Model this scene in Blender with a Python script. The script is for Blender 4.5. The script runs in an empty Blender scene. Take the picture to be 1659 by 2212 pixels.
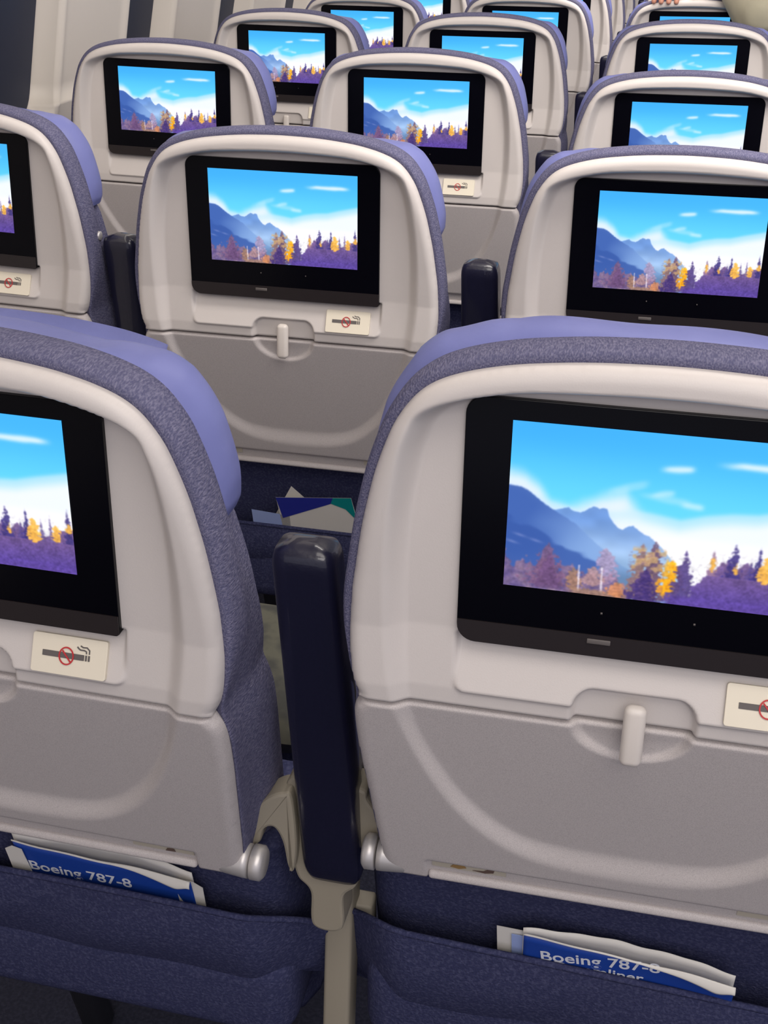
import bpy, math, random
import numpy as np
from mathutils import Matrix, Vector
random.seed(4); RNG = np.random.default_rng(7)
SC = bpy.context.scene
COL = SC.collection

# ------------------------------------------------------------------ camera
cam_d = bpy.data.cameras.new('camera'); cam = bpy.data.objects.new('camera', cam_d); COL.objects.link(cam)
CP = Vector((-0.019223, -0.693380, 1.315317))
FW = Vector((-0.19816926, 0.87234488, -0.44692656)); UP = Vector((-0.11236896, 0.43274365, 0.89448653)); RI = Vector((0.97370538, 0.22748041, 0.01226799))
cam.matrix_world = Matrix(((RI.x, UP.x, -FW.x, CP.x), (RI.y, UP.y, -FW.y, CP.y), (RI.z, UP.z, -FW.z, CP.z), (0, 0, 0, 1)))
cam_d.sensor_fit = 'HORIZONTAL'; cam_d.sensor_width = 36.0; cam_d.lens = 36.0 * 2666.75 / 1659.0
cam_d.clip_start = 0.02
SC.camera = cam
# ------------------------------------------------------------------ light, world, exposure
SC.view_settings.view_transform = 'Standard'; SC.view_settings.look = 'None'
SC.view_settings.gamma = 1.0; SC.view_settings.use_curve_mapping = False
SC.view_settings.exposure = 0.0
w = bpy.data.worlds.new('world'); SC.world = w; w.use_nodes = True
bg = w.node_tree.nodes['Background']; bg.inputs[0].default_value = (0.78, 0.77, 0.89, 1); bg.inputs[1].default_value = 0.69

def area(name, loc, size, power, color, rot=(0, 0, 0)):
    d = bpy.data.lights.new(name, 'AREA'); d.shape = 'RECTANGLE'; d.size = size[0]; d.size_y = size[1]
    d.energy = power; d.color = color
    o = bpy.data.objects.new(name, d); COL.objects.link(o); o.location = loc; o.rotation_euler = rot
    o['label'] = 'long cabin lamp in the ceiling above the seats'; o['category'] = 'lamp'
    return o
LAMPS = [('ceiling_lamp', (0.30, -1.7, 2.08), (1.2, 1.2), 23, (1.0, 0.94, 0.90), (math.radians(20), math.radians(6), 0)),
         ('ceiling_lamp', (0.30, -0.4, 2.12), (1.2, 0.9), 13, (1.0, 0.94, 0.88), (math.radians(45), math.radians(8), 0)),
         ('ceiling_lamp', (0.30, 0.7, 2.12), (1.2, 0.9), 35, (1.0, 0.94, 0.88), (math.radians(45), math.radians(8), 0)),
         ('ceiling_lamp', (0.30, 1.8, 2.12), (1.2, 0.9), 14, (1.0, 0.94, 0.88), (math.radians(45), math.radians(8), 0)),
         ('ceiling_lamp', (0.30, 4.2, 2.12), (1.2, 3.0), 48, (1.0, 0.94, 0.88), (math.radians(35), math.radians(8), 0)),
         ('sidewall_lamp', (-0.96, 3.4, 1.70), (0.14, 8.0), 12, (1.0, 0.93, 0.84), (0, math.radians(35), 0))]  # unseen strip under the bins, added to brighten the window wall
for L_ in LAMPS: area(*L_)

# ------------------------------------------------------------------ materials
def srgb(r, g, b):
    f = lambda c: (c / 255 / 12.92) if c / 255 <= 0.04045 else ((c / 255 + 0.055) / 1.055) ** 2.4
    return (f(r), f(g), f(b), 1)
def mat(name, col, rough=0.5, metal=0.0, noise=None, bump=None, spec=0.5, coat=0.0, sheen=0.0):
    m = bpy.data.materials.new(name); m.use_nodes = True; nt = m.node_tree; b = nt.nodes['Principled BSDF']
    b.inputs['Base Color'].default_value = col; b.inputs['Roughness'].default_value = rough; b.inputs['Metallic'].default_value = metal
    b.inputs['Specular IOR Level'].default_value = spec; b.inputs['Coat Weight'].default_value = coat; b.inputs['Sheen Weight'].default_value = sheen
    tc = nt.nodes.new('ShaderNodeTexCoord')
    if noise:
        sc, c2, lo, hi, stretch = noise
        mp = nt.nodes.new('ShaderNodeMapping'); mp.inputs['Scale'].default_value = stretch
        n = nt.nodes.new('ShaderNodeTexNoise'); n.inputs['Scale'].default_value = sc; n.inputs['Detail'].default_value = 3
        r = nt.nodes.new('ShaderNodeMapRange'); r.inputs[1].default_value = lo; r.inputs[2].default_value = hi
        mx = nt.nodes.new('ShaderNodeMix'); mx.data_type = 'RGBA'; mx.inputs[6].default_value = col; mx.inputs[7].default_value = c2
        nt.links.new(tc.outputs['Object'], mp.inputs[0]); nt.links.new(mp.outputs[0], n.inputs[0]); nt.links.new(n.outputs[0], r.inputs[0])
        nt.links.new(r.outputs[0], mx.inputs[0]); nt.links.new(mx.outputs[2], b.inputs['Base Color'])
    if bump:
        sc, st, stretch = bump
        mp2 = nt.nodes.new('ShaderNodeMapping'); mp2.inputs['Scale'].default_value = stretch
        n2 = nt.nodes.new('ShaderNodeTexNoise'); n2.inputs['Scale'].default_value = sc; n2.inputs['Detail'].default_value = 4
        bp = nt.nodes.new('ShaderNodeBump'); bp.inputs['Strength'].default_value = st; bp.inputs['Distance'].default_value = 0.002
        nt.links.new(tc.outputs['Object'], mp2.inputs[0]); nt.links.new(mp2.outputs[0], n2.inputs[0]); nt.links.new(n2.outputs[0], bp.inputs['Height']); nt.links.new(bp.outputs[0], b.inputs['Normal'])
    return m
ONE = (1, 1, 1)
M = {}
M['shell'] = mat('shell_plastic', srgb(205, 198, 194), 0.42, bump=(900, 0.06, ONE), spec=0.35)
M['table'] = mat('table_plastic', srgb(196, 189, 187), 0.5, noise=(1400, srgb(180, 173, 172), 0.45, 0.62, ONE), bump=(1400, 0.12, ONE), spec=0.3)
M['latch'] = mat('latch_plastic', srgb(214, 206, 199), 0.35)
M['bezel'] = mat('bezel_black', srgb(5, 5, 11), 0.2, spec=0.14)
M['strip'] = mat('bezel_strip', srgb(32, 25, 26), 0.45)
M['tweed'] = mat('grey_tweed', srgb(88, 88, 116), 0.9, noise=(950, srgb(130, 127, 150), 0.40, 0.76, (1, .25, .8)), bump=(950, 0.6, (1, .3, .8)), spec=0.1)
M['leather'] = mat('blue_leather', srgb(116, 121, 176), 0.5, noise=(14, srgb(106, 111, 166), 0.4, 0.7, ONE), bump=(60, 0.25, ONE), spec=0.3)
M['navy'] = mat('navy_fabric', srgb(54, 57, 88), 0.95, noise=(330, srgb(78, 80, 110), 0.45, 0.75, ONE), bump=(500, 0.7, ONE), spec=0.1)
M['arm'] = mat('arm_pad', srgb(22, 22, 44), 0.32, bump=(300, 0.10, ONE), spec=0.5, coat=0.5)
M['armgrey'] = mat('arm_frame', srgb(170, 166, 168), 0.4)
M['khaki'] = mat('khaki_metal', srgb(150, 142, 126), 0.5)
M['silver'] = mat('silver_metal', srgb(206, 202, 200), 0.42, metal=0.55)
M['cream'] = mat('cream_plate', srgb(228, 219, 200), 0.5)
M['ink'] = mat('icon_grey', srgb(96, 90, 88), 0.6)
M['red'] = mat('icon_red', srgb(190, 45, 50), 0.5)
M['white'] = mat('paper_white', srgb(226, 222, 214), 0.6)
M['blue'] = mat('paper_blue', srgb(26, 66, 158), 0.45)
M['deepblue'] = mat('paper_deep_blue', srgb(40, 48, 150), 0.45)
M['pale'] = mat('paper_pale_blue', srgb(158, 176, 226), 0.6)
M['teal'] = mat('paper_teal', srgb(0, 140, 140), 0.5)
M['print'] = mat('print_white', srgb(225, 228, 236), 0.6)
M['ochre'] = mat('worn_ochre', srgb(150, 118, 72), 0.8)
M['brownmark'] = mat('worn_brown', srgb(96, 76, 68), 0.8)
M['sticker'] = mat('sticker_buff', srgb(184, 176, 160), 0.6)
M['wall'] = mat('wall_plastic', srgb(214, 206, 196), 0.55, bump=(40, 0.03, ONE))
M['ceiling'] = mat('ceiling_plastic', srgb(215, 212, 208), 0.6)
M['carpet'] = mat('floor_carpet', srgb(30, 32, 50), 1.0, noise=(200, srgb(46, 48, 66), 0.4, 0.7, ONE), bump=(300, 1.0, ONE))
M['dark'] = mat('dark_metal', srgb(38, 38, 44), 0.5, metal=0.3)
M['khakicloth'] = mat('khaki_cloth', srgb(176, 170, 148), 0.9, noise=(9, srgb(160, 154, 134), 0.4, 0.65, ONE), bump=(30, 0.5, ONE))
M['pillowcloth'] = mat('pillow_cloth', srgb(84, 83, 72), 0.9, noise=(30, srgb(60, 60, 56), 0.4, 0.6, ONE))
M['trouser'] = mat('dark_trouser', srgb(44, 44, 56), 0.9)
M['skin'] = mat('skin', srgb(196, 138, 116), 0.5)
M['hair'] = mat('hair_dark', srgb(38, 28, 24), 0.7)
M['shoe'] = mat('shoe_black', srgb(20, 20, 22), 0.4)
g = bpy.data.materials.new('window_glass'); g.use_nodes = True; b = g.node_tree.nodes['Principled BSDF']
b.inputs['Base Color'].default_value = srgb(38, 44, 62); b.inputs['Roughness'].default_value = 0.4; b.inputs['Specular IOR Level'].default_value = 0.2
M['glass'] = g
# lit display: a vertex-coloured picture that gives off light
d = bpy.data.materials.new('lit_display'); d.use_nodes = True; nt = d.node_tree
for n in list(nt.nodes): nt.nodes.remove(n)
o_ = nt.nodes.new('ShaderNodeOutputMaterial'); e_ = nt.nodes.new('ShaderNodeEmission'); a_ = nt.nodes.new('ShaderNodeAttribute'); a_.attribute_name = 'picture'
e_.inputs[1].default_value = 1.08
nt.links.new(a_.outputs['Color'], e_.inputs[0]); nt.links.new(e_.outputs[0], o_.inputs[0])
M['display'] = d

# ------------------------------------------------------------------ helpers
def mesh_np(name, V, F, m, smooth=True):
    me = bpy.data.meshes.new(name)
    V = np.asarray(V, dtype=np.float32)
    if isinstance(F, np.ndarray):
        me.vertices.add(len(V)); me.vertices.foreach_set('co', V.ravel())
        n = len(F); k = F.shape[1]
        me.loops.add(n * k); me.loops.foreach_set('vertex_index', F.astype(np.int32).ravel())
        me.polygons.add(n); me.polygons.foreach_set('loop_start', np.arange(0, n * k, k, dtype=np.int32))
        me.update(calc_edges=True); me.validate()
    else:
        me.from_pydata([tuple(map(float, v)) for v in V], [], [tuple(int(i) for i in f) for f in F]); me.validate()
    me.materials.append(m)
    if smooth: me.polygons.foreach_set('use_smooth', [True] * len(me.polygons))
    me.update()
    return me
def obj(name, me, parent=None, label=None):
    o = bpy.data.objects.new(name, me); COL.objects.link(o)
    if parent is not None: o.parent = parent
    if label: o['label'] = label
    return o
def empty(name, mat4=None, label=None, cat=None, group=None):
    o = bpy.data.objects.new(name, None); COL.objects.link(o); o.empty_display_size = 0.05
    if mat4 is not None: o.matrix_world = mat4
    if label: o['label'] = label
    if cat: o['category'] = cat
    if group: o['group'] = group
    return o
def fix_normals(me):
    import bmesh
    bm = bmesh.new(); bm.from_mesh(me); bmesh.ops.recalc_face_normals(bm, faces=bm.faces); bm.to_mesh(me); bm.free()
def rbox(name, size, m, r=0.003, seg=3, loc=(0, 0, 0), rot=(0, 0, 0), taper=None):
    import bmesh
    bm = bmesh.new(); bmesh.ops.create_cube(bm, size=1.0)
    for v in bm.verts:
        k = 1.0
        if taper and v.co.z > 0: k = taper
        v.co = Vector((v.co.x * size[0] * k, v.co.y * size[1] * k, v.co.z * size[2]))
    if r > 0: bmesh.ops.bevel(bm, geom=list(bm.edges), offset=r, segments=seg, profile=0.5, affect='EDGES')
    T = Matrix.Translation(loc) @ Matrix.Rotation(rot[2], 4, 'Z') @ Matrix.Rotation(rot[1], 4, 'Y') @ Matrix.Rotation(rot[0], 4, 'X')
    bm.transform(T)
    me = bpy.data.meshes.new(name); bm.to_mesh(me); bm.free(); me.materials.append(m)
    me.polygons.foreach_set('use_smooth', [True] * len(me.polygons))
    return me
def tube(name, pts, radii, m, n=16, flat=(1, 1), caps=True):
    """round bar through pts with a radius per point; flat squeezes its section"""
    pts = [Vector(p) for p in pts]; V = []; F = []
    up = Vector((0, 1, 0.01))
    for i, p in enumerate(pts):
        t = (pts[min(i + 1, len(pts) - 1)] - pts[max(i - 1, 0)]).normalized()
        a = t.cross(up).normalized(); b = t.cross(a).normalized(); r = radii[i] if hasattr(radii, '__len__') else radii
        for k in range(n):
            th = 2 * math.pi * k / n; V.append(p + a * (math.cos(th) * r * flat[0]) + b * (math.sin(th) * r * flat[1]))
    for i in range(len(pts) - 1):
        for k in range(n): F.append((i * n + k, i * n + (k + 1) % n, (i + 1) * n + (k + 1) % n, (i + 1) * n + k))
    if caps: F.append(tuple(range(n))[::-1]); F.append(tuple((len(pts) - 1) * n + k for k in range(n)))
    me = mesh_np(name, V, F, m); fix_normals(me); return me
def join_meshes(name, mes, m):
    V = []; F = []
    for me in mes:
        o = len(V); V += [tuple(v.co) for v in me.vertices]; F += [tuple(i + o for i in p.vertices) for p in me.polygons]
    me = mesh_np(name, V, F, m); return me
def ss(t): t = np.clip(t, 0, 1); return t * t * (3 - 2 * t)
def dense(P, n=260, closed=False):
    """smooth resample of a polyline (centripetal-ish Catmull Rom)"""
    P = np.asarray(P, float); Q = np.vstack([2 * P[0] - P[1], P, 2 * P[-1] - P[-2]]) if not closed else np.vstack([P[-1], P, P[0], P[1]])
    out = []; m = len(Q) - 3; per = max(4, n // m)
    for i in range(m):
        p0, p1, p2, p3 = Q[i:i + 4]
        for t in np.linspace(0, 1, per, endpoint=False):
            out.append(0.5 * ((2 * p1) + (-p0 + p2) * t + (2 * p0 - 5 * p1 + 4 * p2 - p3) * t * t + (-p0 + 3 * p1 - 3 * p2 + p3) * t ** 3))
    out.append(Q[-2]); return np.array(out)
def dist_poly(X, Z, P, closed=False):
    """distance from points to a polyline and the nearest points on it"""
    P = np.asarray(P); Q = np.vstack([P, P[:1]]) if closed else P
    best = np.full(X.shape, 1e9); bx = np.zeros(X.shape); bz = np.zeros(X.shape)
    for i in range(len(Q) - 1):
        ax, az = Q[i]; dx, dz = Q[i + 1] - Q[i]; L = dx * dx + dz * dz + 1e-18
        t = np.clip(((X - ax) * dx + (Z - az) * dz) / L, 0, 1); px = ax + t * dx; pz = az + t * dz
        dd = np.hypot(X - px, Z - pz); k = dd < best; best[k] = dd[k]; bx[k] = px[k]; bz[k] = pz[k]
    return best, bx, bz
def inside(X, Z, P):
    P = np.asarray(P); r = np.zeros(X.shape, bool); n = len(P)
    for i in range(n):
        x1, z1 = P[i]; x2, z2 = P[(i + 1) % n]
        if z1 == z2: continue
        c = ((z1 > Z) != (z2 > Z)) & (X < (x2 - x1) * (Z - z1) / (z2 - z1) + x1); r ^= c
    return r
def heightfield(name, outline, step, yfun, m, back=0.012):
    """relief panel: outline in x,z; surface y = yfun(x,z); closed by a skirt to the back"""
    P = np.asarray(outline); lo = P.min(0) - step; hi = P.max(0) + step
    xs = np.arange(lo[0], hi[0] + step, step); zs = np.arange(lo[1], hi[1] + step, step)
    X, Z = np.meshgrid(xs, zs); cx = X[:-1, :-1] + step / 2; cz = Z[:-1, :-1] + step / 2
    keep = inside(cx, cz, P)
    nx = len(xs); idx = np.arange(X.size).reshape(X.shape)
    F = np.stack([idx[:-1, :-1][keep], idx[:-1, 1:][keep], idx[1:, 1:][keep], idx[1:, :-1][keep]], 1)
    used = np.unique(F); remap = -np.ones(X.size, int); remap[used] = np.arange(len(used)); F = remap[F]
    x = X.ravel()[used].copy(); z = Z.ravel()[used].copy()
    # boundary vertices snap to the outline
    E = np.sort(np.concatenate([F[:, [0, 1]], F[:, [1, 2]], F[:, [2, 3]], F[:, [3, 0]]]), 1)
    u, c = np.unique(E, axis=0, return_counts=True); be = u[c == 1]; bv = np.unique(be)
    _, bx, bz = dist_poly(x[bv], z[bv], P, True); x[bv] = bx; z[bv] = bz
    y = yfun(x, z)
    V = np.stack([x, y, z], 1); n0 = len(V)
    sk = V[bv].copy(); sk[:, 1] += back; r2 = -np.ones(n0, int); r2[bv] = n0 + np.arange(len(bv))
    DE = np.concatenate([F[:, [0, 1]], F[:, [1, 2]], F[:, [2, 3]], F[:, [3, 0]]]); ds = np.sort(DE, 1)
    key = ds[:, 0] * (n0 + 1) + ds[:, 1]; uk, cc = np.unique(key, return_counts=True); bset = uk[cc == 1]
    DE = DE[np.isin(key, bset)]
    S = np.stack([DE[:, 1], DE[:, 0], r2[DE[:, 0]], r2[DE[:, 1]]], 1)
    me = mesh_np(name, np.vstack([V, sk]), np.vstack([F, S]), m)
    return me

# ------------------------------------------------------------------ seat back outlines (metres, seat-local x,z; y grows forward)
HW = [(.592, .180), (.60, .186), (.62, .189), (.65, .1915), (.70, .195), (.74, .198), (.77, .199), (.797, .196), (.81, .1975), (.825, .200), (.85, .2015), (.88, .2000),
      (.90, .1975), (.93, .193), (.95, .189), (.975, .183), (1.0, .1745), (1.015, .1675), (1.030, .1565), (1.040, .1435)]
TOPC = [(.1435, 1.040), (.125, 1.0475), (.10, 1.0535), (.075, 1.057), (.05, 1.0593), (.025, 1.0605), (0, 1.061)]
side = [(w_, z_) for z_, w_ in HW]
half = side + TOPC[1:]
full_curve = half + [(-x, z) for x, z in half[:-1][::-1]]          # from right bottom over the top to left bottom
ZT = 0.799                                                        # table line
up_half = [p for p in half if p[1] >= .81]
UPC = dense([(.1925, .8005), (.197, .81)] + up_half[1:] + [(-x, z) for x, z in up_half[1:-1][::-1]] + [(-.197, .81), (-.1925, .8005)], 420)
lo_half = [(.1925, .7975), (.1972, .790), (.199, .776), (.198, .74), (.195, .70), (.1915, .65), (.189, .62), (.186, .602), (.178, .5925)]
LOC = np.vstack([dense(lo_half, 120), dense([(-x, z) for x, z in lo_half[::-1]], 120)])
inner = [(0, .655), (.05, .657), (.077, .664), (.10, .681), (.12, .704), (.137, .735), (.15, .766), (.156, .80), (.16, .85), (.161, .91), (.157, .96), (.148, 1.002), (.134, 1.021), (.10, 1.0315), (.05, 1.0355)]
outer = [(0, .629), (.047, .632), (.08, .643), (.107, .664), (.129, .693), (.147, .73), (.160, .766), (.17, .80), (.1765, .85), (.177, .91), (.173, .96), (.1645, 1.003), (.150, 1.0245), (.10, 1.0395), (.05, 1.0438)]
def ring(P, top): return dense(P + [(0, top)] + [(-x, z) for x, z in P[1:][::-1]], 220, closed=True)[:-1]
RIN = ring(inner, 1.0367); ROUT = ring(outer, 1.0450)
def ring_t(x, z):
    di, _, _ = dist_poly(x, z, RIN, True); do, _, _ = dist_poly(x, z, ROUT, True)
    ii = inside(x, z, RIN); oo = inside(x, z, ROUT)
    t = di / (di + do + 1e-9); t[ii] = 0; t[~oo] = 1
    return ss(t)
def edge_round(d, r): d = np.clip(d, 0, r); return r - np.sqrt(np.maximum(r * r - (r - d) ** 2, 0))
def floor_y(z): return np.interp(z, [.80, .815, .86, 1.1], [-.002, -.002, .004, .004])
def depth_y(z): return np.interp(z, [.6, .80, .90, 1.0, 1.045], [.008, .008, .014, .022, .024])
def upper_y(x, z):
    t = ring_t(x, z); y = floor_y(z) - depth_y(z) * t
    # soft bulge of the screen surround beside the bezel
    d, _, _ = dist_poly(x, z, UPC[4:-4]); y = y + edge_round(d, .0105)
    # shelf under the screen
    zt = np.clip((.856 - z) / .041, 0, 1); ys = .013 + (-.005 - .013) * zt
    ys = np.where(z < .8145, -.005 + ((.8145 - z) / .0145) ** 1.5 * .004, ys)
    wgt = ss((.1285 - np.abs(x)) / .004) * ss((.8575 - z) / .002)
    corner = np.hypot(np.maximum(np.abs(x) - .118, 0), np.maximum(.8225 - z, 0))
    wgt = wgt * (1 - ss((corner - .0075) / .003))
    y = y * (1 - wgt) + np.minimum(ys, 9) * wgt
    # hand notch above the latch
    xn = np.abs(x + .003); q = np.hypot(np.maximum(xn - .027, 0) / .015, np.maximum(z - .812, 0) / .0155)
    wn = 1 - ss((q - .80) / .25)
    y = y * (1 - wn) + .006 * wn
    # rounded lower edge
    y = y + edge_round(z - .8005, .0018)
    return y
def lowbase(z): return -.002 + (.799 - z) * .32
def lower_y(x, z):
    t = ring_t(x, z); y = lowbase(z) - .008 * t
    dl = np.minimum(dist_poly(x, z, LOC[2:119])[0], dist_poly(x, z, LOC[122:-2])[0]); y = y + edge_round(dl, .010)
    # flat band above the ledge
    y = y + .0045 * ss((.6165 - z) / .003) * ss((.151 - np.abs(x)) / .003)
    xn = np.abs(x + .003); q = np.hypot(xn / .042, np.maximum(.7985 - z, 0) / .031)
    wn = 1 - ss((q - .84) / .16)
    y = y + .0065 * wn * (1 - .55 * ss((.79 - z) / .03))
    y = y + edge_round(.7975 - z, .003)
    return y
upper_outline = np.vstack([UPC])
lower_outline = LOC

# picture on the lit displays -------------------------------------------------
def vnoise(U, V, fx, fy, seed):
    r = np.random.default_rng(seed); g_ = r.random((int(fy) + 3, int(fx) + 3)); x = U * fx; y = V * fy
    i = x.astype(int); j = y.astype(int); a = ss(x - i); b_ = ss(y - j)
    return (g_[j, i] * (1 - a) + g_[j, i + 1] * a) * (1 - b_) + (g_[j + 1, i] * (1 - a) + g_[j + 1, i + 1] * a) * b_
def blur(C, r):
    k = 2 * r + 1
    for ax in (0, 1):
        P = np.concatenate([np.repeat(C.take([0], ax), r + 1, ax), C, np.repeat(C.take([-1], ax), r, ax)], ax).cumsum(ax); n = C.shape[ax]
        C = (P.take(np.arange(k, n + k), ax) - P.take(np.arange(0, n), ax)) / k
    return C
def picture(nx, ny):
    U, V = np.meshgrid(np.linspace(0, 1, nx), np.linspace(0, 1, ny)); I = np.interp
    C = np.zeros((ny, nx, 3)); c = lambda *a: np.array(a, float) / 255
    n1 = vnoise(U, V, 9, 7, 1); n2 = vnoise(U, V, 26, 18, 2); n3 = vnoise(U, V, 70, 44, 3); n4 = vnoise(U, V, 150, 60, 4); n5 = vnoise(U, V, 110, 120, 5); n6 = vnoise(U, V, 200, 110, 6)
    fb = (n1 * .5 + n2 * .3 + n3 * .2)
    def lay(mask, col):
        nonlocal C
        mask = np.clip(mask, 0, 1)[..., None]; C = C * (1 - mask) + np.asarray(col) * mask
    k = ss(V / .5)[..., None]
    C[:] = c(72, 182, 250) * (1 - k) + c(104, 216, 255) * k
    lay((1 - ss(U / .9)) * (1 - ss(V / .25)) * .35, c(60, 165, 245))
    # thin streaks of cloud
    def streak(u0, u1, v, th, a, sl=0.):
        t = (U - u0) / (u1 - u0); vv = v + sl * (t - .5); lens = th * np.sqrt(np.clip(1 - (2 * t - 1) ** 2, 0, 1)) * (.7 + .5 * t)
        vv = vv + .006 * (n2 - .5); lay(a * (1 - ss((np.abs(V - vv) - lens * .35) / .018)) * ((t > 0) & (t < 1)) * ss(t * 3) * ss((1 - t) * 5), c(236, 246, 255))
    streak(.635, .965, .145, .026, .92); streak(.47, .595, .195, .020, .85, -.02)
    streak(.45, .54, .345, .018, .5, -.03); streak(.545, .635, .40, .022, .6, .01); streak(.30, .46, .33, .04, .3, -.09); streak(.40, .60, .37, .03, .3, .03)
    # white haze and cloud banks
    lf = I(U, [0, .05, .1, .14, .2, .3, .38, .45], [.22, .24, .30, .40, .42, .34, .30, .42]); lay(ss((V - lf - .03 * (fb - .5)) / .13) * (1 - ss((U - .36) / .16)) * .95, c(233, 241, 255))
    bk = I(U, [0, .15, .25, .34, .42, .5, .56, .64, .72, .8, .88, 1.], [.36, .44, .47, .46, .44, .455, .47, .43, .405, .395, .36, .315])
    lay(ss((V - bk) / .03) * .75, c(206, 234, 255)); lay(ss((V - bk - .03) / .09), c(240, 246, 255)); lay(ss((V - .56) / .08), c(252, 250, 255))
    for q_ in range(2): C = blur(C, 2)
    # far ridge
    r2 = I(U, [.10, .15, .175, .2, .215, .235, .25, .265, .28, .293, .30, .313, .325, .333, .34, .35, .365, .38, .40, .412, .425, .45, .47, .50, .53, .56, .60],
           [.52, .50, .485, .475, .49, .497, .49, .47, .452, .458, .468, .455, .462, .50, .52, .54, .565, .575, .55, .545, .56, .59, .60, .64, .69, .75, .84]) + .006 * (n4 - .5)
    m2 = ss((V - r2) / .008) * (U < .6)
    hz = ss((V - .50) / .30)[..., None]; col2 = c(112, 152, 216) * (1 - hz) + c(178, 208, 244) * hz
    col2 = col2 * (1 - .12 * (n2[..., None] - .5)) ; lay(m2, col2)
    # near mountain
    r1 = I(U, [0, .03, .06, .09, .12, .15, .19, .23, .27, .32, .38, .46, .6], [.372, .372, .39, .425, .465, .495, .53, .57, .63, .70, .78, .86, 1.0]) + .006 * (n4 - .5)
    m1 = ss((V - r1) / .012)
    hz = ss((U * 1.2 + (V - .45) * .6 - .12 + .15 * (n1 - .5)) / .45)[..., None]; col1 = c(70, 104, 180) * (1 - hz) + c(136, 172, 226) * hz
    lay(m1, col1)
    sl = I(U, [0, .1, .2, .3, .35], [.56, .62, .74, .76, .86]); lay(ss((V - sl - .05 * (n2 - .5)) / .025) * (1 - ss((U - .30) / .05)) * .85, c(60, 92, 168))
    lay(.6 * ss((V - .70) / .1) * ss((U - .30) / .05) * (1 - ss((U - .44) / .05)), c(120, 156, 200))
    for (u0, v0) in ((.045, .675), (.10, .70), (.02, .72)): lay(.5 * np.exp(-((U - u0) / .02) ** 2 - ((V - v0 - (U - u0) * .4) / .008) ** 2), c(150, 160, 215))
    lay(.65 * ss((V - .80) / .08) * ss((U - .33) / .05) * (1 - ss((U - .45) / .04)), c(92, 122, 160))
    # woods: left slope
    lt = I(U, [0, .03, .06, .1, .13, .16, .2, .24, .28, .32, .36, .40, .44], [.78, .86, .82, .84, .80, .80, .83, .85, .84, .86, .87, .9, .93]) - .07 * (n3 - .5) - .04 * (n4 - .5)
    cl = (c(104, 86, 140) * (1 - n3[..., None]) + c(148, 120, 142) * n3[..., None]); lay(ss((V - lt) / .02) * .92 * (1 - ss((U - .42) / .03)), cl)
    def tree(u, top, bot, wd, col, a=.95, round_=False, sd=0):
        t = (V - top) / (bot - top); nn = (n4 - .5) * .7 + (n3 - .5) * .5 + (n5 - .5) * .8
        prof = (np.sqrt(np.clip(t * 1.25, 0, 1)) * np.sqrt(np.clip((1 - t) * 3, 0, 1))) if round_ else np.clip(t, 0, 1) ** .8
        lay(a * ss((wd * prof * (1 + nn) - np.abs(U - u)) / .007) * ((t > 0) & (t <= 1)), col)
    tree(.145, .70, .97, .075, c(128, 94, 128), .85); tree(.15, .76, .99, .05, c(106, 78, 122), .8)
    tree(.235, .84, .985, .03, c(168, 128, 100), .8, True); tree(.335, .70, .93, .05, c(172, 140, 170), .7, True); tree(.30, .82, .95, .04, c(186, 146, 142), .7, True)
    for u0 in (.252, .328): lay(.9 * (np.abs(U - u0 - .02 * (V - .9)) < .0028) * (V > .82) * (V < .985), c(232, 222, 236))
    lay(.8 * ss((V - .955 - .02 * n4) / .01) * ss((U - .2) / .05) * (1 - ss((U - .40) / .03)), c(160, 124, 102)); tree(.385, .90, 1.0, .045, c(214, 140, 96), .85, True)
    # middle group
    tree(.452, .64, .99, .055, c(150, 118, 118), .95); tree(.492, .62, .99, .06, c(112, 86, 112), .95)
    lay(.75 * ss((n3 - .45) / .12) * ss((V - .66) / .03) * (1 - ss((V - .83) / .04)) * (np.abs(U - .475) < .055), c(206, 168, 116))
    tree(.47, .79, 1.0, .062, c(72, 56, 120), .97)
    tree(.552, .73, .985, .045, c(255, 178, 38), 1.0, True); tree(.536, .72, .86, .022, c(244, 186, 70), .85, True); lay(.5 * ss((n4 - .55) / .15) * (np.abs(U - .553) < .04) * (V > .8) * (V < .97), c(238, 142, 40))
    tree(.592, .655, .99, .05, c(88, 72, 132), .96)
    lay(.35 * ss((n5 - .5) / .3) * (np.abs(U - .47) < .06) * (V > .70), c(120, 92, 120))
    # right mass
    rt = I(U, [.60, .63, .65, .67, .69, .71, .74, .77, .79, .82, .84, .87, .90, .94, .97, 1.], [.92, .86, .82, .76, .74, .70, .70, .72, .70, .70, .72, .76, .74, .72, .70, .68]) - .04 * (n3 - .5) - .02 * (n4 - .5)
    hz = ss((V - .7) / .3)[..., None]; cr = c(122, 96, 146) * (1 - hz) + c(92, 72, 152) * hz; cr = cr * (1 + .10 * (n2[..., None] - .5))
    lay(ss((V - rt) / .02) * ss((U - .60) / .03), cr); lay(ss((V - .93) / .03) * ss((U - .52) / .04), c(96, 74, 158))
    for u, tp, wd, cc in ((.68, .62, .02, c(150, 118, 150)), (.745, .585, .03, c(70, 60, 128)), (.80, .66, .02, c(96, 80, 140)), (.822, .575, .022, c(64, 56, 128)), (.88, .61, .013, c(110, 96, 156)), (.915, .60, .014, c(116, 100, 158)), (.985, .55, .022, c(70, 60, 124))):
        tree(u, tp, .80, wd, cc, .95)
    for u, v0, v1, wd in ((.68, .68, .78, .018), (.755, .70, .78, .014), (.848, .65, .82, .034), (.935, .68, .80, .024), (.985, .66, .73, .02)):
        tree(u, v0, v1, wd, c(250, 186, 78), .92, True)
    tex = ((n5 - .5) * .10 + (n6 - .5) * .12 + (n3 - .5) * .08)[..., None] * ss((V - .62) / .1)[..., None] * (C[..., 1:2] < C[..., 0:1])
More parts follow.
